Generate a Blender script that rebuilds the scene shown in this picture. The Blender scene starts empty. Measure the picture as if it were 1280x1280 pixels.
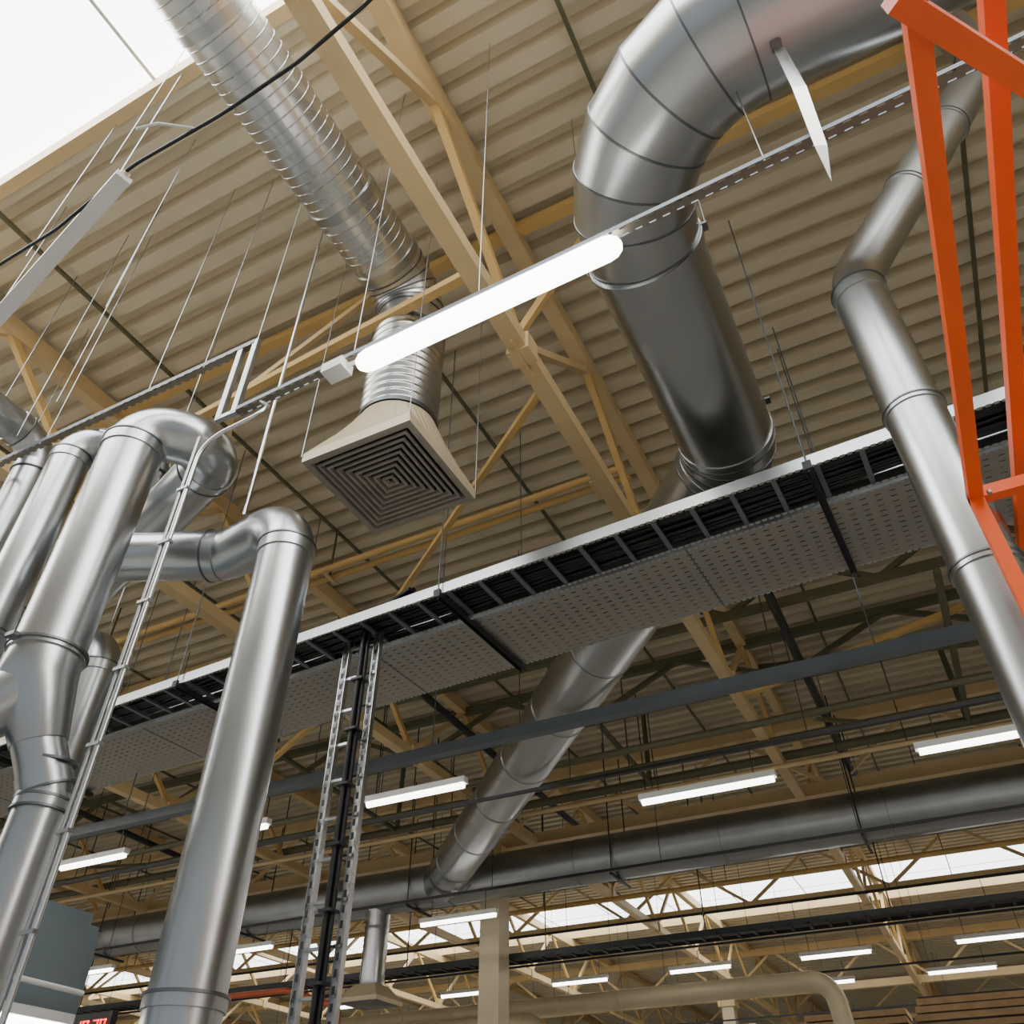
import bpy, math, random
from mathutils import Vector, Matrix
random.seed(7)
EYE=1.6
SC=bpy.context.scene
V=Vector
# ---------------------------------------------------------------- materials
def newmat(name):
    m=bpy.data.materials.new(name);m.use_nodes=True
    nt=m.node_tree;b=nt.nodes['Principled BSDF'];return m,nt,b
def mat(name,col,rough=.5,metal=0.,var=.08,scale=3.,stretch=(1,1,1),bump=0.,rvar=0.):
    m,nt,b=newmat(name)
    tc=nt.nodes.new('ShaderNodeTexCoord');mp=nt.nodes.new('ShaderNodeMapping');mp.inputs['Scale'].default_value=stretch
    nz=nt.nodes.new('ShaderNodeTexNoise');nz.inputs['Scale'].default_value=scale;nz.inputs['Detail'].default_value=3
    nt.links.new(tc.outputs['Object'],mp.inputs[0]);nt.links.new(mp.outputs[0],nz.inputs['Vector'])
    cr=nt.nodes.new('ShaderNodeMapRange');cr.inputs['To Min'].default_value=1-var*2;cr.inputs['To Max'].default_value=1+var*2
    cr.inputs['From Min'].default_value=.2;cr.inputs['From Max'].default_value=.8
    nt.links.new(nz.outputs[0],cr.inputs[0])
    mx=nt.nodes.new('ShaderNodeVectorMath');mx.operation='SCALE';mx.inputs[0].default_value=col
    nt.links.new(cr.outputs[0],mx.inputs['Scale']);nt.links.new(mx.outputs[0],b.inputs['Base Color'])
    b.inputs['Roughness'].default_value=rough;b.inputs['Metallic'].default_value=metal
    if rvar:
        r2=nt.nodes.new('ShaderNodeMapRange');r2.inputs['From Min'].default_value=.2;r2.inputs['From Max'].default_value=.8
        r2.inputs['To Min'].default_value=rough-rvar;r2.inputs['To Max'].default_value=rough+rvar
        nt.links.new(nz.outputs[0],r2.inputs[0]);nt.links.new(r2.outputs[0],b.inputs['Roughness'])
    if bump:
        bp=nt.nodes.new('ShaderNodeBump');bp.inputs['Strength'].default_value=bump;bp.inputs['Distance'].default_value=.01
        nt.links.new(nz.outputs[0],bp.inputs['Height']);nt.links.new(bp.outputs[0],b.inputs['Normal'])
    return m
def emis(name,col,s):
    m,nt,b=newmat(name);b.inputs['Base Color'].default_value=(*col,1)
    b.inputs['Emission Color'].default_value=(*col,1);b.inputs['Emission Strength'].default_value=s;return m
def perf(name,col,px,py,fx,fy,rough=.35,oy=0.,metal=.9):
    """galvanised sheet with a real grid of slots (cut by a transparent mask)"""
    m,nt,b=newmat(name);b.inputs['Base Color'].default_value=(*col,1);b.inputs['Metallic'].default_value=metal;b.inputs['Roughness'].default_value=rough
    tc=nt.nodes.new('ShaderNodeTexCoord');sp=nt.nodes.new('ShaderNodeSeparateXYZ');nt.links.new(tc.outputs['Object'],sp.inputs[0])
    def M(op,a,bv=None):
        n=nt.nodes.new('ShaderNodeMath');n.operation=op
        for i,q in enumerate((a,bv)):
            if q is None: continue
            if isinstance(q,(int,float)): n.inputs[i].default_value=q
            else: nt.links.new(q,n.inputs[i])
        return n.outputs[0]
    def ax(s,p,f,o=0.): return M('LESS_THAN',M('ABSOLUTE',M('SUBTRACT',M('FRACT',M('ADD',M('DIVIDE',s,p),1000.5+o)),.5)),f/2)
    k=M('MULTIPLY',ax(sp.outputs[0],px,fx),ax(sp.outputs[1],py,fy,oy))
    tr=nt.nodes.new('ShaderNodeBsdfTransparent');mx=nt.nodes.new('ShaderNodeMixShader')
    nt.links.new(k,mx.inputs[0]);nt.links.new(b.outputs[0],mx.inputs[1]);nt.links.new(tr.outputs[0],mx.inputs[2])
    nt.links.new(mx.outputs[0],nt.nodes['Material Output'].inputs[0]);return m
GALV=mat('galvanised_steel',(.47,.49,.50),.29,1.,.03,2.5,(1,1,1),0,.02)
GALV2=mat('galvanised_steel_bright',(.64,.65,.65),.28,1.,.03,3,(1,1,1),0,.02)
GALVD=mat('galvanised_steel_dull',(.40,.415,.42),.38,1.,.05,4,(1,1,1),0,.03)
SEAM=mat('steel_seam',(.18,.19,.195),.4,1.,.04)
DECK=mat('painted_roof_deck',(.67,.585,.42),.55,0,.04,1.2)
BEAM=mat('cream_painted_steel',(.70,.52,.27),.5,0,.05,2)
BEAM2=mat('ochre_painted_steel',(.64,.42,.15),.5,0,.06,2)
OLIVE=mat('olive_painted_steel',(.12,.115,.06),.5,0,.06,2)
DRK=mat('dark_steel',(.04,.042,.045),.45,.4,.05)
STRUT=mat('grey_painted_steel',(.13,.15,.17),.42,.2,.05)
BLK=mat('black_cable_sheath',(.008,.008,.009),.45,0,.05)
ORG=mat('orange_powder_coat',(.86,.105,.010),.42,0,.04,3)
CREAM=mat('beige_sheet_metal',(.60,.50,.33),.45,.1,.04,2)
LOUV=mat('dusty_louvre',(.28,.25,.21),.5,.3,.08,6)
WHT=mat('white_plastic',(.74,.74,.70),.4,0,.03)
FLOOR=mat('concrete_floor',(.36,.35,.32),.6,0,.05,.8,(1,1,1),.1)
WALL=mat('sandwich_panel_wall',(.50,.46,.37),.6,0,.04,.6)
GREY=mat('machine_enamel',(.17,.21,.225),.4,.1,.02,2)
CARD=mat('cardboard',(.42,.28,.15),.8,0,.1,4)
RED=mat('red_pipe_paint',(.45,.09,.03),.45,0,.05)
TUBE=emis('fluorescent_tube_glow',(1,.97,.92),12)
TUBE2=emis('far_tube_glow',(1,.97,.92),9)
SKY=emis('skylight_polycarbonate',(.96,.98,1.),8.)
SKY2=emis('skylight_polycarbonate_far',(.96,.98,1.),4.5)
LED=emis('red_led',(1,.01,.01),3)
PTRAY=perf('perforated_tray_sheet',(.46,.44,.40),.10,.066,.42,.16,.33)
PRAIL=perf('slotted_rail_sheet',(.26,.23,.19),.07,.05,.5,.40,.45,.5)
PSIDE=perf('slotted_tray_side',(.55,.55,.54),.05,10,.35,9.9)
# ---------------------------------------------------------------- mesh builder
class MB:
    def __init__(s): s.v=[];s.f=[];s.m=[];s.sm=[];s.mats=[]
    def mi(s,m):
        if m not in s.mats: s.mats.append(m)
        return s.mats.index(m)
    def add(s,vs,fs,m,smooth=False):
        o=len(s.v);k=s.mi(m);s.v+= [V(q) for q in vs]
        for f in fs: s.f.append([i+o for i in f]);s.m.append(k);s.sm.append(smooth)
    def box(s,lo,hi,m):
        x0,y0,z0=lo;x1,y1,z1=hi
        s.add([(x0,y0,z0),(x1,y0,z0),(x1,y1,z0),(x0,y1,z0),(x0,y0,z1),(x1,y0,z1),(x1,y1,z1),(x0,y1,z1)],
          [(3,2,1,0),(4,5,6,7),(0,1,5,4),(1,2,6,5),(2,3,7,6),(3,0,4,7)],m)
    def beam(s,p,q,w,h,m,up=(0,0,1)):
        p=V(p);q=V(q);d=(q-p).normalized();up=V(up)
        if abs(d.dot(up))>.98: up=V((0,1,0))
        a=d.cross(up).normalized();b=a.cross(d)
        vs=[]
        for c in (p,q):
            for i,j in ((-1,-1),(1,-1),(1,1),(-1,1)): vs.append(c+a*(w/2*i)+b*(h/2*j))
        s.add(vs,[(0,1,2,3),(7,6,5,4),(0,4,5,1),(1,5,6,2),(2,6,7,3),(3,7,4,0)],m)
    def cchan(s,p,q,w,h,m,up=(0,0,1),t=.004):
        """C / U channel open along +up"""
        p=V(p);q=V(q);d=(q-p).normalized();up=V(up)
        if abs(d.dot(up))>.98: up=V((0,1,0))
        a=d.cross(up).normalized();b=a.cross(d)
        s.beam(p-b*(h/2),q-b*(h/2),w,t,m,up)
        for k in (-1,1): s.beam(p+a*(w/2*k),q+a*(w/2*k),t,h,m,up)
    def tube(s,pts,r,m,n=24,sep=False,caps=True,smooth=True):
        pts=[V(p) for p in pts];N=len(pts)
        rs=r if isinstance(r,(list,tuple)) else [r]*N
        ts=[(pts[i+1]-pts[i]).normalized() for i in range(N-1)]
        t=ts[0];u=t.cross(V((0,0,1)));
        if u.length<1e-3: u=t.cross(V((0,1,0)))
        u.normalize();loops=[]
        for i in range(N):
            tin=ts[i-1] if i>0 else ts[0];tout=ts[i] if i<N-1 else ts[-1]
            w=tin.cross(u).normalized();b=(tin+tout).normalized()
            lp=[]
            for k in range(n):
                a=2*math.pi*k/n;o=(u*math.cos(a)+w*math.sin(a))*rs[i]
                lp.append(pts[i]+o-tin*(o.dot(b)/max(.2,tin.dot(b))))
            loops.append(lp)
            if i<N-1 and i>0:
                q=tin.rotation_difference(tout);u=(q@u);u=(u-tout*u.dot(tout)).normalized()
        if sep:
            for i in range(N-1):
                s.add(loops[i]+loops[i+1],[(k,(k+1)%n,n+(k+1)%n,n+k) for k in range(n)],m,smooth)
        else:
            vs=[q for l in loops for q in l]
            s.add(vs,[(i*n+k,i*n+(k+1)%n,(i+1)*n+(k+1)%n,(i+1)*n+k) for i in range(N-1) for k in range(n)],m,smooth)
        if caps:
            s.add(loops[0],[tuple(reversed(range(n)))],m);s.add(loops[-1],[tuple(range(n))],m)
    def ring(s,p,d,r,m,w=.02,t=.008,n=32):
        p=V(p);d=V(d).normalized()
        s.tube([p-d*w/2,p-d*w/2+d*1e-4,p+d*w/2-d*1e-4,p+d*w/2],[r*.99,r+t,r+t,r*.99],m,n,sep=True,caps=False)
    def bolts(s,p,d,r,m):
        d=V(d).normalized();u=d.cross(V((0,0,1)))
        if u.length<.1:u=V((1,0,0))
        u.normalize();c=V(p)+u*r
        s.beam(c-d*.03,c+d*.03,.04,.02,m)
def obj(name,mb,loc=None,rotz=0,parent=None):
    me=bpy.data.meshes.new(name)
    if loc is None:
        lo=V([min(v[i] for v in mb.v) for i in range(3)]);hi=V([max(v[i] for v in mb.v) for i in range(3)])
        c=(lo+hi)/2;vs=[v-c for v in mb.v];loc=c
    else: vs=mb.v
    me.from_pydata([tuple(v) for v in vs],[],mb.f);me.update()
    for m in mb.mats: me.materials.append(m)
    me.polygons.foreach_set('material_index',mb.m);me.polygons.foreach_set('use_smooth',mb.sm)
    o=bpy.data.objects.new(name,me);SC.collection.objects.link(o)
    o.location=V(loc)+V((0,0,EYE));o.rotation_euler=(0,0,rotz)
    return o
def fillet(P,R,seg):
    """polyline with rounded corners; returns points and indices of bend points"""
    P=[V(p) for p in P];out=[P[0]];bend=[]
    Rs=R if isinstance(R,(list,tuple)) else [R]*(len(P)-2)
    for i in range(1,len(P)-1):
        a=(P[i-1]-P[i]).normalized();b=(P[i+1]-P[i]).normalized()
        ang=a.angle(b);th=math.pi-ang
        if th<.02: out.append(P[i]);continue
        L=Rs[i-1]*math.tan(th/2);c=P[i]+(a+b).normalized()*(Rs[i-1]/math.cos(th/2))
        s0=P[i]+a*L;v0=s0-c;axis=(-a).cross(b).normalized()
        ns=seg if seg>0 else max(2,round(th/math.radians(-seg)))
        for k in range(ns+1):
            bend.append(len(out));out.append(c+Matrix.Rotation(th*k/ns,3,axis)@v0)
    out.append(P[-1]);return out,bend
def tang(pts,i):
    a=pts[max(0,i-1)];b=pts[min(len(pts)-1,i+1)];return (V(pts[i])-V(a)).normalized()+(V(b)-V(pts[i])).normalized() if 0<i<len(pts)-1 else V(b)-V(a)
def duct(mb,P,r,R,seg=-18,gored=True,joint=1.25,n=36,m=GALV,seam=SEAM,collars=True):
    pts,bend=fillet(P,R,seg if gored else 14)
    mb.tube(pts,r,m,n,sep=gored)
    if gored:
        for i in bend: mb.ring(pts[i],tang(pts,i),r*1.005,seam,.012,.005,n)
    if collars:
        for i in bend:
            if (i-1 not in bend) or (i+1 not in bend) or (pts[i]-pts[i-1]).length>r*2.5:
                t=tang(pts,i);mb.ring(pts[i],t,r*1.004,m,.07,.007,n)
                mb.ring(V(pts[i])+t.normalized()*.04,t,r*1.004,seam,.01,.012,n)
    for i in range(len(pts)-1):
        L=(pts[i+1]-pts[i]).length
        if L>joint*1.3:
            k=int(L/joint)
            for j in range(1,k+1):
                q=pts[i].lerp(pts[i+1],j/(k+1));mb.ring(q,pts[i+1]-pts[i],r*1.003,m,.05,.006,n);mb.ring(q,pts[i+1]-pts[i],r*1.003,seam,.008,.010,n)
    return pts
def helix(mb,p,q,r,pitch,m,hr=.006,n=22):
    p=V(p);q=V(q);d=(q-p).normalized();u=d.cross(V((0,0,1)))
    if u.length<.1:u=V((1,0,0))
    u.normalize();w=d.cross(u);L=(q-p).length;T=L/pitch;pts=[]
    for i in range(int(T*n)+1):
        a=2*math.pi*i/n;pts.append(p+d*(pitch*i/n)+(u*math.cos(a)+w*math.sin(a))*r)
    mb.tube(pts,hr,m,4,caps=False)
# ---------------------------------------------------------------- room shell
H=7.0;X0,X1=-40,24;Y0,Y1=-12,46
m=MB();m.box((X0,Y0,-EYE-.2),(X1,Y1,-EYE),FLOOR);obj('floor',m)
m=MB();m.box((X0,Y1,-EYE),(X1,Y1+.2,H+.4),WALL);
for x in range(X0,X1,3): m.box((x,Y1-.02,-EYE),(x+.04,Y1,H+.2),CREAM)
obj('wall_far',m)
m=MB();m.box((X0-.2,Y0,-EYE),(X0,Y1,H+.4),WALL);obj('wall_left',m)
m=MB();m.box((X1,Y0,-EYE),(X1+.2,Y1,H+.4),WALL);obj('wall_right',m)
S1=(-2.6,1.27);S2=(23.9,27.6)
def deck(name,y0,y1):
    m=MB();P=.27;prof=[];y=y0;D=.14
    while y<y1-.01:
        for dy,z in ((0,H),(.125,H),(.145,H+D),(.25,H+D)): 
            if y+dy<=y1: prof.append((y+dy,z))
        y+=P
    prof.append((y1,H))
    vs=[(X0,a,b) for a,b in prof]+[(X1,a,b) for a,b in prof];n=len(prof)
    m.add(vs,[(i,i+1,n+i+1,n+i) for i in range(n-1)],DECK)
    m.box((X0,y0,H+.15),(X1,y1,H+.2),DECK)
    return obj(name,m)
deck('ceiling',S1[1],S2[0]);deck('ceiling_rear',Y0,S1[0]);deck('ceiling_front',S2[1],Y1)
for k,(a,b) in enumerate((S1,S2)):
    m=MB();m.box((X0,a,H+.25),(X1,b,H+.28),(SKY,SKY2)[k])
    for y in (a,b): m.box((X0,y-.05,H-.02),(X1,y+.05,H+.25),BEAM)
    for i in range(X0,X1,2): m.box((i,a,H+.235),(i+.03,b,H+.249),WHT)
    for t in (.33,.66): y=a+(b-a)*t;m.box((X0,y,H+.235),(X1,y+.02,H+.249),WHT)
    obj('window_%d'%(k+1),m)
# ---------------------------------------------------------------- roof trusses
def truss(x,y0,y1,ph=.0):
    m=MB();hb,ht=5.4,6.85
    m.beam((x,y0,hb),(x,y1,hb),.15,.15,BEAM);m.beam((x,y0,ht),(x,y1,ht),.15,.2,BEAM)
    y=y0+ph;k=0;P=1.55
    while y+P<y1:
        a,b=(hb+.05,ht-.05) if k%2==0 else (ht-.05,hb+.05)
        m.beam((x,y,a),(x,y+P,b),.07,.07,BEAM2 if k%2 else BEAM,(1,0,0))
        if k%2==0: m.box((x-.012,y-.2,hb-.12),(x+.012,y+.2,hb+.25),BEAM);m.box((x-.1,y-.09,hb-.1),(x+.1,y+.09,hb+.1),BEAM)
        y+=P;k+=1
    return obj('roof_truss',m)
for x in [-1.87-5*i for i in range(8)]+[3.1,8.1,13.1,18.1]: truss(x,-3.,14.4,.65);truss(x,14.8,45,.4)
GX0,GX1=X0+.1,X1-.1
def girder(y,hb=5.5,ht=6.7,mt=OLIVE,w=.14,P=1.6):
    m=MB();m.beam((GX0,y,hb),(GX1,y,hb),w,w,mt);m.beam((GX0,y,ht),(GX1,y,ht),w,w,mt)
    x=X0+.3;k=0
    while x+P<X1:
        a,b=(hb,ht) if k%2==0 else (ht,hb);m.beam((x,y,a),(x+P,y,b),.07,.07,mt,(0,1,0));x+=P;k+=1
    return obj('lattice_girder',m)
girder(14.6,5.5,6.7,BEAM,.2);girder(11.6,6.1,6.8,OLIVE,.12);girder(9.9,6.3,6.85,OLIVE,.1,1.0);girder(18.2,5.7,6.8,OLIVE,.12);girder(21.5,5.7,6.8,BEAM,.12);girder(31,5.5,6.7,BEAM,.2);girder(38,5.6,6.7,BEAM)
for x in (-7.8,-19.8,-31.8,4.2,16.2):
    for y in (14.6,31):
        m=MB();m.box((x-.2,y-.2,-EYE),(x+.2,y+.2,5.4),CREAM);m.box((x-.28,y-.28,5.2),(x+.28,y+.28,5.42),BEAM);m.box((x-.3,y-.3,-EYE),(x+.3,y+.3,-EYE+.03),DRK)
        obj('steel_column',m)
# bracing members
m=MB();m.beam((-6.8,3.4,5.5),(-1.9,3.05,5.45),.07,.07,BEAM2)
m.beam((-1.87,3.75,5.45),(-1.2,3.9,6.8),.06,.06,BEAM2);m.beam((-11.8,5.6,5.45),(-6.85,3.6,5.45),.07,.07,BEAM2);m.beam((-6.85,8.0,5.45),(-1.87,4.3,5.45),.06,.06,BEAM2);m.beam((-11.8,10.8,5.45),(-6.85,8.2,5.45),.07,.07,BEAM2)
m.beam((-4.4,3.25,5.5),(-6.8,5.2,6.85),.05,.05,BEAM);m.beam((-4.4,3.25,5.5),(-3.3,3.6,6.85),.05,.05,BEAM)
m.beam((-1.87,10.6,5.45),(3.1,11.4,6.8),.08,.08,BEAM2);m.beam((-1.87,12.4,6.8),(3.1,11.0,5.45),.08,.08,OLIVE)
obj('wind_bracing',m)
for y,h,mm in ((3.65,6.88,BEAM2),(8.4,6.88,BEAM),(12.9,6.88,OLIVE)):
    m=MB();m.beam((GX0,y,h),(GX1,y,h),.1,.1,mm);obj('roof_purlin',m)
m=MB()
for y,h in ((6.45,6.3),(6.62,6.3)): m.tube([(-22,y+.25,h),(-1.9,y,h)],.045,BEAM2,12)
for x in (-18,-14,-10,-6,-2.3): m.beam((x,6.45,6.24),(x,6.75,6.24),.04,.03,BEAM);m.beam((x,6.6,6.24),(x,6.6,6.99),.02,.02,OLIVE)
obj('gas_pipe_pair',m)
m=MB()
for i in range(-14,9):
    x=-.7+i*2.62
    m.beam((x,S1[1]+.1,6.93),(x,23.6,6.93),.035,.035,OLIVE)
obj('roof_tie_rods',m)
# sprinkler / service pipes far
m=MB()
for y,h,r,mm in ((10.8,5.1,.05,OLIVE),(11.9,5.3,.06,OLIVE),(12.6,5.2,.04,BEAM),(16.2,5.2,.05,DRK),(17.2,5.0,.05,BEAM2),(8.7,5.9,.04,OLIVE),(13.2,5.6,.07,OLIVE)):
    m.tube([(GX0,y,h),(GX1,y,h)],r,mm,10)
    for x in range(-36,22,4): m.beam((x,y,h),(x,y,6.99),.015,.015,DRK)
for x in (-9.2,-4.1,.9,5.5): m.tube(fillet([(x,9.2,5.75),(x,13.2,5.6),(x+.0,13.25,6.9)],.1,4)[0],.045,OLIVE,8)
for x in (-14.5,-6.2,-1.,2.2): m.tube([(x,8.7,5.9),(x,17.2,5.7)],.06,DRK,8);m.beam((x,10.8,5.0),(x+.6,11.9,5.3),.05,.05,OLIVE)
obj('service_pipes',m)
# ---------------------------------------------------------------- near spiral duct with diffuser
m=MB();hx=-2.68;r=.28
pts,b=fillet([(hx,-4.,6.05),(hx,3.39,6.05),(hx,3.39,5.2)],.34,5)
m.tube(pts,r,GALV2,40,sep=True)
for i in b: m.ring(pts[i],tang(pts,i),r,SEAM,.014,.006,40)
helix(m,(hx,-4,6.05),(hx,2.85,6.05),r-.001,.075,GALV,.0065)
for y in (2.95,2.35,.9): m.ring((hx,y,6.05),(0,1,0),r,GALV,.07,.012,40)
# flexible neck
z=5.45;fl=[];rr=[]
while z>4.42: fl.append((hx,3.39,z));rr.append(r+(.016 if (len(fl)//2)%2 else -.004));z-=.02
m.tube(fl,rr,GALV2,40);m.ring((hx,3.39,5.45),(0,0,1),r+.005,SEAM,.05,.014,40);m.ring((hx,3.39,4.45),(0,0,1),r+.005,SEAM,.04,.014,40)
# transition round->square
n=40;top=[];bot=[];s=.435;cy=3.39
for k in range(n):
    a=2*math.pi*k/n;c,si=math.cos(a),math.sin(a);top.append((hx+c*(r+.01),cy+si*(r+.01),4.42));q=max(abs(c),abs(si));bot.append((hx+c/q*s,cy+si/q*s,3.98))
m.add(top+bot,[(k,(k+1)%n,n+(k+1)%n,n+k) for k in range(n)],CREAM)
def sqring(m,cx,cy,s0,z0,s1,z1,mm):
    a=[(cx+i*s0,cy+j*s0,z0) for i,j in ((-1,-1),(1,-1),(1,1),(-1,1))];b2=[(cx+i*s1,cy+j*s1,z1) for i,j in ((-1,-1),(1,-1),(1,1),(-1,1))]
    m.add(a+b2,[(k,(k+1)%4,4+(k+1)%4,4+k) for k in range(4)],mm)
sqring(m,hx,cy,s,3.98,s,3.90,CREAM);sqring(m,hx,cy,s,3.90,s-.03,3.895,LOUV)
def louvres(m,cx,cy,s,z,nl,mm):
    m.box((cx-s+.01,cy-s+.01,z+.09),(cx+s-.01,cy+s-.01,z+.1),BLK)
    for i in range(nl):
        a=s*(1-i/nl);st=s/nl
        sqring(m,cx,cy,a,z,a-st*.38,z,mm);sqring(m,cx,cy,a-st*.38,z,a-st*.62,z+.03,mm);sqring(m,cx,cy,a,z,a,z+.02,mm)
louvres(m,hx,cy,s-.03,3.895,9,LOUV)
obj('spiral_duct_with_ceiling_diffuser',m)
# ---------------------------------------------------------------- large duct (sweeping)
m=MB();h=4.7
duct(m,[(9,2.,h),(-.57,2.,h),(-.57,5.05,h),(-8.55,13.85,h)],.365,[.95,.55],-16,True,1.5,44)
for y in (3.0,4.62): m.bolts((-.57,y,h),(0,1,0),.39,SEAM)
m.ring((-.57,3.0,h),(0,1,0),.367,GALV,.05,.012,44)
obj('large_ventilation_duct',m)
m=MB();duct(m,[(-34,13.85,h),(20,13.85,h)],.375,.5,-20,True,2.6,40,GALVD)
m.ring((-8.0,13.3,h),(.67,-.74,0),.40,SEAM,.05,.012,40)
for x in range(-33,20,4):
    for s_ in (-.4,.4): m.tube([(x,13.85+s_,h-.3),(x,13.85+s_,6.6)],.012,DRK,6)
    m.box((x-.02,13.4,h-.42),(x+.02,14.3,h-.38),DRK)
# drop with small diffuser
hx2=-9.9
z=4.4;fl=[];rr=[]
while z>3.15: fl.append((hx2,13.85,z));rr.append(.22+(.012 if len(fl)%2 else 0));z-=.05
m.tube(fl,rr,GALV,24);sqring(m,hx2,13.85,.22,3.15,.42,2.92,CREAM);sqring(m,hx2,13.85,.42,2.92,.42,2.85,CREAM);louvres(m,hx2,13.85,.40,2.85,6,LOUV)
obj('main_header_duct',m)
# duct strap tag
m=MB();m.add([(.41,1.97,4.36),(.46,1.99,4.36),(.47,2.02,3.9),(.41,2.0,3.9),(.45,2.1,3.5),(.40,2.08,3.5),(.41,2.15,3.30)],[(0,1,2,3),(3,2,4,5),(5,4,6)],GALV2)
m.beam((.43,1.98,4.3),(.43,2.02,4.6),.05,.05,SEAM)
obj('hanging_duct_strap',m)
# ---------------------------------------------------------------- left cluster of ducts
m=MB()
duct(m,[(-2.77,2.67,-1.6),(-2.77,2.67,3.06),(-3.3,2.74,3.02),(-4.3,2.38,3.1)],.15,[.24,.3],14,False,9,36)
for z in (.62,): m.ring((-2.77,2.67,z),(0,0,1),.152,GALV,.06,.008);m.ring((-2.77,2.67,z+.02),(0,0,1),.152,SEAM,.012,.014)
m.ring((-2.77,2.67,2.8),(0,0,1),.151,SEAM,.01,.006)
obj('extraction_duct',m)
m=MB()
duct(m,[(-3.55,2.06,1.95),(-3.55,2.06,3.60),(-3.2,2.42,3.60),(-6.5,3.57,3.58)],.165,[.19,.17],14,False,9,36)
m.ring((-3.55,2.06,2.05),(0,0,1),.166,GALV,.05,.012);m.ring((-3.55,2.06,2.05),(0,0,1),.166,SEAM,.012,.02);m.bolts((-3.55,2.06,2.05),(1,0,0),.19,SEAM)
m.ring((-3.55,2.06,3.4),(0,0,1),.166,SEAM,.012,.006)
# wye branch
m.tube([(-3.55,2.06,2.03),(-3.55,2.06,1.9),(-3.50,2.16,1.62)],[.166,.175,.12],GALV,32)
pts=duct(m,[(-3.51,2.14,1.66),(-3.45,2.25,1.42),(-3.45,2.25,-1.6)],.112,[.2],14,False,1.1,32)
m.tube([(-3.55,2.06,1.9),(-3.7,1.88,1.6),(-3.85,1.75,1.3),(-3.9,1.7,-1.6)],[.15,.12,.11,.11],GALV,28)
m.ring((-3.45,2.25,1.38),(0,0,1),.113,SEAM,.012,.01);m.ring((-3.47,2.22,1.55),(.05,-.1,1),.113,SEAM,.012,.01)
obj('extraction_duct',m)
m=MB();duct(m,[(-4.57,2.26,-1.6),(-4.57,2.26,4.15),(-4.2,2.6,4.15),(-4.2,2.65,3.55)],.125,[.2,.17],14,False,1.6,32);obj('extraction_duct',m)
m=MB();duct(m,[(-5.4,-3,4.62),(-5.4,2.45,4.62),(-5.4,2.45,-1.6)],.135,[.25],14,False,1.7,32);obj('extraction_duct',m)
m=MB();duct(m,[(-5.0,3.3,-1.6),(-5.0,3.3,3.2),(-9,3.5,3.2)],.14,[.25],14,False,1.7,28);obj('extraction_duct',m)
# right duct
m=MB()
duct(m,[(.46,3.04,-1.6),(.46,3.04,3.72),(1.77,3.4,5.8),(1.77,3.4,6.99)],.125,[.45,.3],14,False,.92,36)
obj('extraction_duct',m)
# ---------------------------------------------------------------- cable tray
ang=-math.atan(.053)
m=MB();xa,xb=-13,7
y1,y2,y3=0,.40,1.32   # local: ladder near rail, ladder far rail, plate far rail
for y,w in ((y1,.02),(y2,.02),(y2+.06,.02),(y3,.02)):
    m.box((xa,y-.003,-.03),(xb,y+.003,.07),GALV);m.box((xa,y-.013,-.034),(xb,y+.013,-.03),PSIDE)
m.box((xa,y2+.06,-.03),(xb,y3,-.027),PTRAY)
x=xa+2.9
while x<xb: m.box((x-.004,y2+.06,-.033),(x+.004,y3,-.03),SEAM);x+=3
x=xa+.1
while x<xb: m.box((x-.018,y1,-.02),(x+.018,y2,.0),STRUT);x+=.3
for i in range(11):
    yy=y1+.04+i*.033;pts=[(xa+j*.8,yy+random.uniform(-.02,.02),.02+random.uniform(0,.03)) for j in range(int((xb-xa)/.8)+1)]
    m.tube(pts,random.uniform(.010,.018),BLK,6)
m.box((xa,y1+.02,.05),(xb,y2-.02,.06),BLK)
for i in range(12):
    yy=y2+.12+i*.068;m.tube([(xa,yy,.0),(xb,yy,.0)],.02,BLK if i%3 else OLIVE,6)
for x in (-12,-9,-6.05,-3.05,-.05,2.95,5.9):
    m.cchan((x,-.06,-.06),(x,1.38,-.06),.045,.04,DRK,(0,0,-1))
    m.box((x-.03,-.06,-.09),(x+.03,-.03,-.02),DRK)
    for y in (-.035,1.36): m.tube([(x,y,-.1),(x,y,3.08)],.006,STRUT,6)
obj('cable_tray',m,loc=(0,4.53,3.9),rotz=ang)
# vertical cable ladder post
m=MB()
for x in (-4.16,-3.84): m.cchan((x,4.98,-1.6),(x,4.98,3.9),.06,.05,GALV2,(0,-1,0))
z=-1.3
while z<3.85: m.beam((-4.16,4.99,z),(-3.84,4.99,z),.03,.02,GALV);z+=.3
z=-1.5
while z<3.85:
    for x in (-4.16,-3.84): m.box((x-.012,4.949,z),(x+.012,4.951,z+.05),DRK)
    z+=.1
for i,(dx,dy) in enumerate(((0,0),(.045,0),(.02,-.035))):
    m.tube(fillet([(-3.96+dx,4.93+dy,-1.6),(-3.96+dx,4.93+dy,4.02),(-3.4+dx,4.75+dy*.5,4.05)],.12,6)[0],.02,BLK,10)
z=-1.1
while z<3.7: m.box((-3.99,4.86,z),(-3.88,4.965,z+.02),DRK);z+=.45
obj('vertical_cable_ladder',m)
# long strut
m=MB();m.beam((-14,6.2,3.3),(4,6.2,3.3),.10,.10,STRUT)
for x in (-12,-8,-4,0,3.5): m.tube([(x,6.2,3.3),(x,6.2,6.99)],.006,STRUT,6)
obj('suspended_strut_beam',m)
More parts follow.
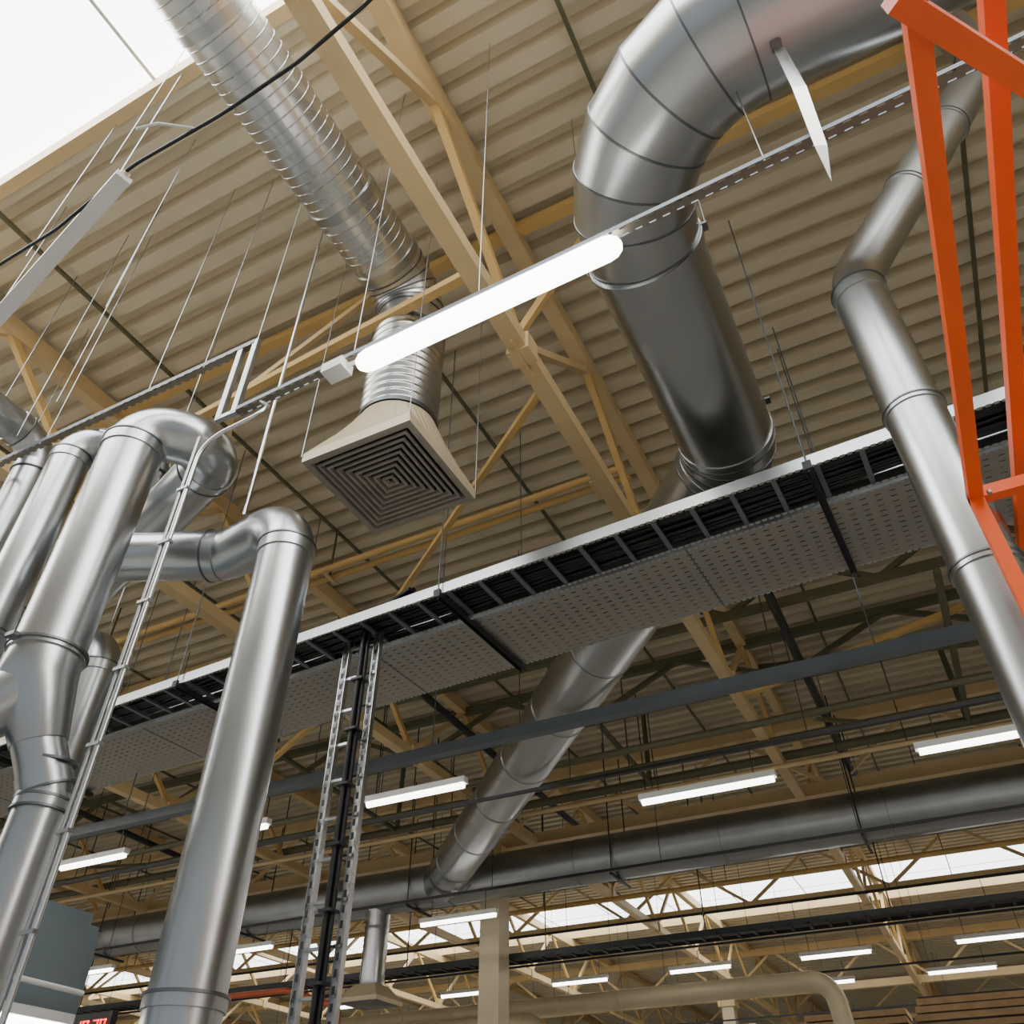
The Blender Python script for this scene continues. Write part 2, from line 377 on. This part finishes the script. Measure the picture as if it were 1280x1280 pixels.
# ---------------------------------------------------------------- near light line
a2=-.031
m=MB();xl=3.6
m.box((-2.95,-.025,-.002),(xl,.025,.0),PRAIL);m.box((-2.95,-.027,0),(xl,-.023,.03),STRUT);m.box((-2.95,.023,0),(xl,.027,.03),STRUT)
obj('slotted_mounting_rail',m,loc=(0,2.13,3.6),rotz=a2)
m=MB();m.box((-2.0,-.03,-.035),(-.56,.03,-.004),WHT)
cp=[(-2.06,0,-.085),(-2.05,0,-.085),(-2.02,0,-.085),(-1.98,0,-.085),(-.59,0,-.085),(-.55,0,-.085),(-.52,0,-.085),(-.51,0,-.085)]
m.tube(cp,[.01,.035,.055,.062,.062,.055,.035,.01],TUBE,24)
m.box((-2.28,-.05,-.07),(-2.14,.05,-.0),WHT);m.tube([(-2.14,0,-.04),(-2.0,0,-.04)],.012,WHT,8)
obj('fluorescent_tube_light',m,loc=(0,2.13,3.6),rotz=a2)
m=MB()
m.box((-7.5,2.19,4.24),(-2.97,2.24,4.244),PRAIL);m.box((-7.5,2.19,4.244),(-2.97,2.194,4.28),STRUT)
for x in (-2.96,-3.08): m.cchan((x,2.21,3.6),(x,2.21,4.28),.04,.03,GALVD,(0,1,0))
m.beam((-3.1,2.21,3.6),(-2.94,2.21,3.6),.03,.03,GALVD)
obj('rail_step_bracket',m)
m=MB();pts,_=fillet([(-2.93,2.05,-1.6),(-2.93,2.05,3.2),(-2.55,2.12,3.35),(-2.75,2.2,3.58)],[.2,.1],8)
m.tube(pts,.012,GALV2,8)
m.tube([(-2.97,2.05,-1.6),(-2.97,2.05,3.25)],.009,GALVD,8)
z=-1.
while z<3.2: m.box((-2.985,2.035,z),(-2.915,2.065,z+.015),GALVD);z+=.35
obj('cable_conduit',m)
# hanging wires
m=MB()
def wire(x,y,z0,z1=6.99,r=.004,mm=GALVD): m.tube([(x,y,z0),(x,y,z1)],r,mm,5)
for q in ((-3.05,2.55,3.1,6.99,.011,GALV2),(-2.95,2.2,4.28),(-3.9,2.2,4.28),(-4.9,2.2,4.28),(-5.9,2.2,4.28),(-1.3,2.17,3.62),(.2,2.12,3.62),(1.6,2.08,3.62),(-2.1,2.19,3.62),
   (-3.55,2.3,3.75),(-2.68+.33,.9,6.05),(-2.68-.33,.9,6.05),(-2.68+.33,2.35,6.05),(-2.68-.33,2.35,6.05),(-3.12,2.95,3.95),(-2.25,2.95,3.95),(-3.12,3.83,3.95),(-2.25,3.83,3.95),
   (-4.4,1.3,5.0),(-3.4,1.1,5.05),(-3.9,1.7,4.6),(-4.57,2.0,4.3),(-5.1,2.1,4.3),(-6.3,2.7,3.6),(-5.2,3.4,3.3),(-.17,3.0,4.7),(-.97,3.0,4.7)):
    wire(*q)
obj('hanger_wires',m)
# slanted unlit fixture + draped cable
m=MB();p=V((-5.9,1.75,5.0));q=V((-3.36,1.19,5.0));m.beam(p,q,.10,.05,WHT);m.beam(p+V((0,0,.04)),q+V((0,0,.04)),.05,.05,CREAM)
for t in (.2,.9): c=p.lerp(q,t);m.tube([c,(c.x,c.y,6.99)],.005,GALVD,5)
obj('suspended_trunking',m)
m=MB();pts=[(-.9,1.0,5.3),(-1.4,1.07,5.0),(-1.97,1.15,5.02),(-2.5,1.16,4.95),(-3.3,1.18,5.08),(-4.0,1.24,4.95),(-4.6,1.26,5.0),(-6,1.3,5.1)]
fp=fillet(pts,.5,5)[0];m.tube(fp,.012,BLK,6);m.tube([(-.6,.9,5.8),(-.9,1.0,5.3)],.012,BLK,6)
m.tube([(-2.75,1.16,5.0),(-2.95,1.05,5.05),(-3.05,1.0,4.98)],.01,WHT,6)
obj('draped_power_cable',m)
# ---------------------------------------------------------------- orange frame
m=MB();ho=1.9;w=.045
m.beam((.46,.3,ho),(.46,2.66,ho),w,w,ORG);m.beam((.66,.3,ho+.18),(.66,3.4,ho+.18),w,w,ORG)
m.beam((.46,2.64,ho),(.46,2.64,-1.6),w,w,ORG,(1,0,0));m.beam((.46,2.64,ho),(1.6,2.64,ho),w,w,ORG)
m.beam((.42,.88,ho-.02),(1.15,1.82,ho-.02),.05,.05,ORG);m.beam((1.2,.3,ho),(1.2,2.64,ho),w,w,ORG)
m.beam((1.2,2.64,ho),(1.2,2.64,-1.6),w,w,ORG,(1,0,0));m.beam((.46,.3,ho),(1.6,.3,ho),w,w,ORG);m.beam((.46,.3,ho),(.46,.3,-1.6),w,w,ORG,(1,0,0));m.beam((1.2,.3,ho),(1.2,.3,-1.6),w,w,ORG,(1,0,0))
m.beam((.66,3.4,ho+.18),(.66,3.4,-1.6),w,w,ORG,(1,0,0))
m.tube([(.50,2.60,ho-.031),(.50,2.60,ho-.02)],.008,GALVD,8)
obj('orange_steel_frame',m)
# ---------------------------------------------------------------- background batten lights
def batten(x,y,h,L=1.45):
    m=MB();m.box((x,y-.05,h+.02),(x+L,y+.05,h+.09),WHT);m.tube([(x+.03,y,h),(x+L-.03,y,h)],.04,TUBE2,12)
    for t in (.15,.85): m.tube([(x+L*t,y,h+.09),(x+L*t,y,h+.4)],.006,DRK,5)
    obj('fluorescent_batten_light',m)
for x,y,L in ((-6.1,8.05,1.4),(-11.4,8.05,1.3),(-8.1,8.05,.5),(-3.1,9.5,1.65),(.05,9.5,1.65),
   (-2.9,16.1,1.6),(.15,16.1,1.6),(-8.4,13.0,1.5),(-6,16.1,1.6),(-17.1,13.0,1.4),(-13,13.0,1.4),
   (-3.1,18.4,1.35),(-5.75,18.4,1.3),(-8.4,18.4,1.3),(-11.2,18.4,1.3),(-14,18.4,1.3),(-.3,18.4,1.3)): batten(x,y,3.8,L)
for y in (22,27,30,34): 
    for i in range(10): batten(-22+i*2.9+(y%3)*.6,y,4.0,1.4)
m=MB()
for y in (8.05,9.5,16.1,18.4,13.0,22,27): 
    m.beam((-30,y,4.22),(14,y,4.22),.04,.04,DRK)
    for x in range(-28,14,3): m.tube([(x,y,4.2),(x,y,6.99)],.006,DRK,5)
obj('lighting_busbar_rails',m)
# far tray
m=MB();m.box((-26,14.9,3.55),(12,14.92,3.65),DRK);m.box((-26,15.3,3.55),(12,15.32,3.65),DRK)
for i in range(127): m.box((-26+i*.3,14.9,3.56),(-25.95+i*.3,15.3,3.58),DRK)
m.box((-26,15.0,3.58),(12,15.2,3.62),BLK)
for x in range(-25,12,3): m.tube([(x,15.1,3.6),(x,15.1,6.99)],.012,DRK,5)
obj('distant_cable_tray',m)
# beige ducts
m=MB();duct(m,[(-24,17.6,3.25),(-2.5,17.6,3.25),(-2.1,18.0,-1.6)],.17,[.4],14,False,1.3,24,CREAM,BEAM);obj('beige_air_duct',m)
m=MB();duct(m,[(-20,16.6,2.85),(-8,16.9,2.85),(-7.4,17.1,-1.6)],.2,[.4],14,False,1.3,24,CREAM,BEAM);obj('beige_air_duct',m)
m=MB();m.tube(fillet([(-13.6,12.3,2.9),(-10.6,12.4,2.9),(-9.6,12.6,2.6),(-9.6,12.6,-1.6)],.2,6)[0],.05,RED,12);m.tube([(-13.6,12.3,2.9),(-13.6,12.3,-1.6)],.05,RED,12);obj('red_water_pipe',m)
# stacked sheets
for bx,by,bw,ht in ((-4.3,24.6,2.4,3.75),(-1.7,24.6,2.6,3.85),(1.1,24.8,2.4,3.85)):
    m=MB();z=-1.6;k=0
    while z<ht:
        j=random.uniform(-.06,.06);m.box((bx+j,by+j,z),(bx+bw+j,by+1.2,z+.13),CARD);m.box((bx+.1,by+.08,z+.13),(bx+bw-.1,by+1.1,z+.17),DRK);z+=.17
    obj('stacked_cardboard_pallet',m)
# ---------------------------------------------------------------- machine cabinet
import bmesh
bm=bmesh.new();bmesh.ops.create_cube(bm,size=1)
for v in bm.verts: v.co=V((v.co.x*1.3,v.co.y*1.5,v.co.z*2.76))
bmesh.ops.bevel(bm,geom=[e for e in bm.edges],offset=.07,segments=4,affect='EDGES')
me=bpy.data.meshes.new('machine_cabinet');bm.to_mesh(me);bm.free();me.materials.append(GREY)
for p_ in me.polygons: p_.use_smooth=False
o=bpy.data.objects.new('machine_cabinet',me);SC.collection.objects.link(o);o.location=(-4.50,2.36,-1.6+1.38+EYE)
m=MB();m.box((-3.86,2.3,.66),(-3.76,2.98,.70),WHT);m.tube([(-3.80,2.32,.64),(-3.80,2.96,.64)],.02,TUBE,12);m.tube([(-3.78,2.2,.80),(-3.78,3.0,.79)],.012,WHT,8)
ch=obj('work_light',m);ch.parent=o;ch.matrix_parent_inverse=Matrix.Translation(-o.location)
# LED clock
m=MB();m.box((-6.93,5.5,1.07),(-6.50,5.56,1.29),BLK);m.box((-6.72,5.52,-1.6),(-6.68,5.56,1.1),DRK)
def seg7(m,x,z,d,w=.05,h=.11,t=.010):
    S={'0':'abcdef','1':'bc','2':'abged','3':'abgcd','7':'abc'}[d]
    R={'a':(0,h,w,h),'b':(w,h/2,w,h),'c':(w,0,w,h/2),'d':(0,0,w,0),'e':(0,0,0,h/2),'f':(0,h/2,0,h),'g':(0,h/2,w,h/2)}
    for s_ in S: a,b_,c,d_=R[s_];m.box((x+a-t/2,5.49,z+b_-t/2),(x+c+t/2,5.5,z+d_+t/2),LED)
for i,d in enumerate('1030'): seg7(m,-6.89+i*.085+(.03 if i>1 else 0),1.12,d)
ck=obj('led_display_board',m)
# ---------------------------------------------------------------- world, lights, camera
w=bpy.data.worlds.new('World');SC.world=w;w.use_nodes=True
w.node_tree.nodes['Background'].inputs[0].default_value=(.86,.93,1,1);w.node_tree.nodes['Background'].inputs[1].default_value=.5
cam=bpy.data.cameras.new('camera');cam.sensor_width=36;cam.lens=36*1030/1280;cam.clip_end=300
co=bpy.data.objects.new('camera',cam);SC.collection.objects.link(co);co.location=(0,0,EYE)
co.rotation_euler=(math.radians(90+40.5),0,math.radians(27));SC.camera=co
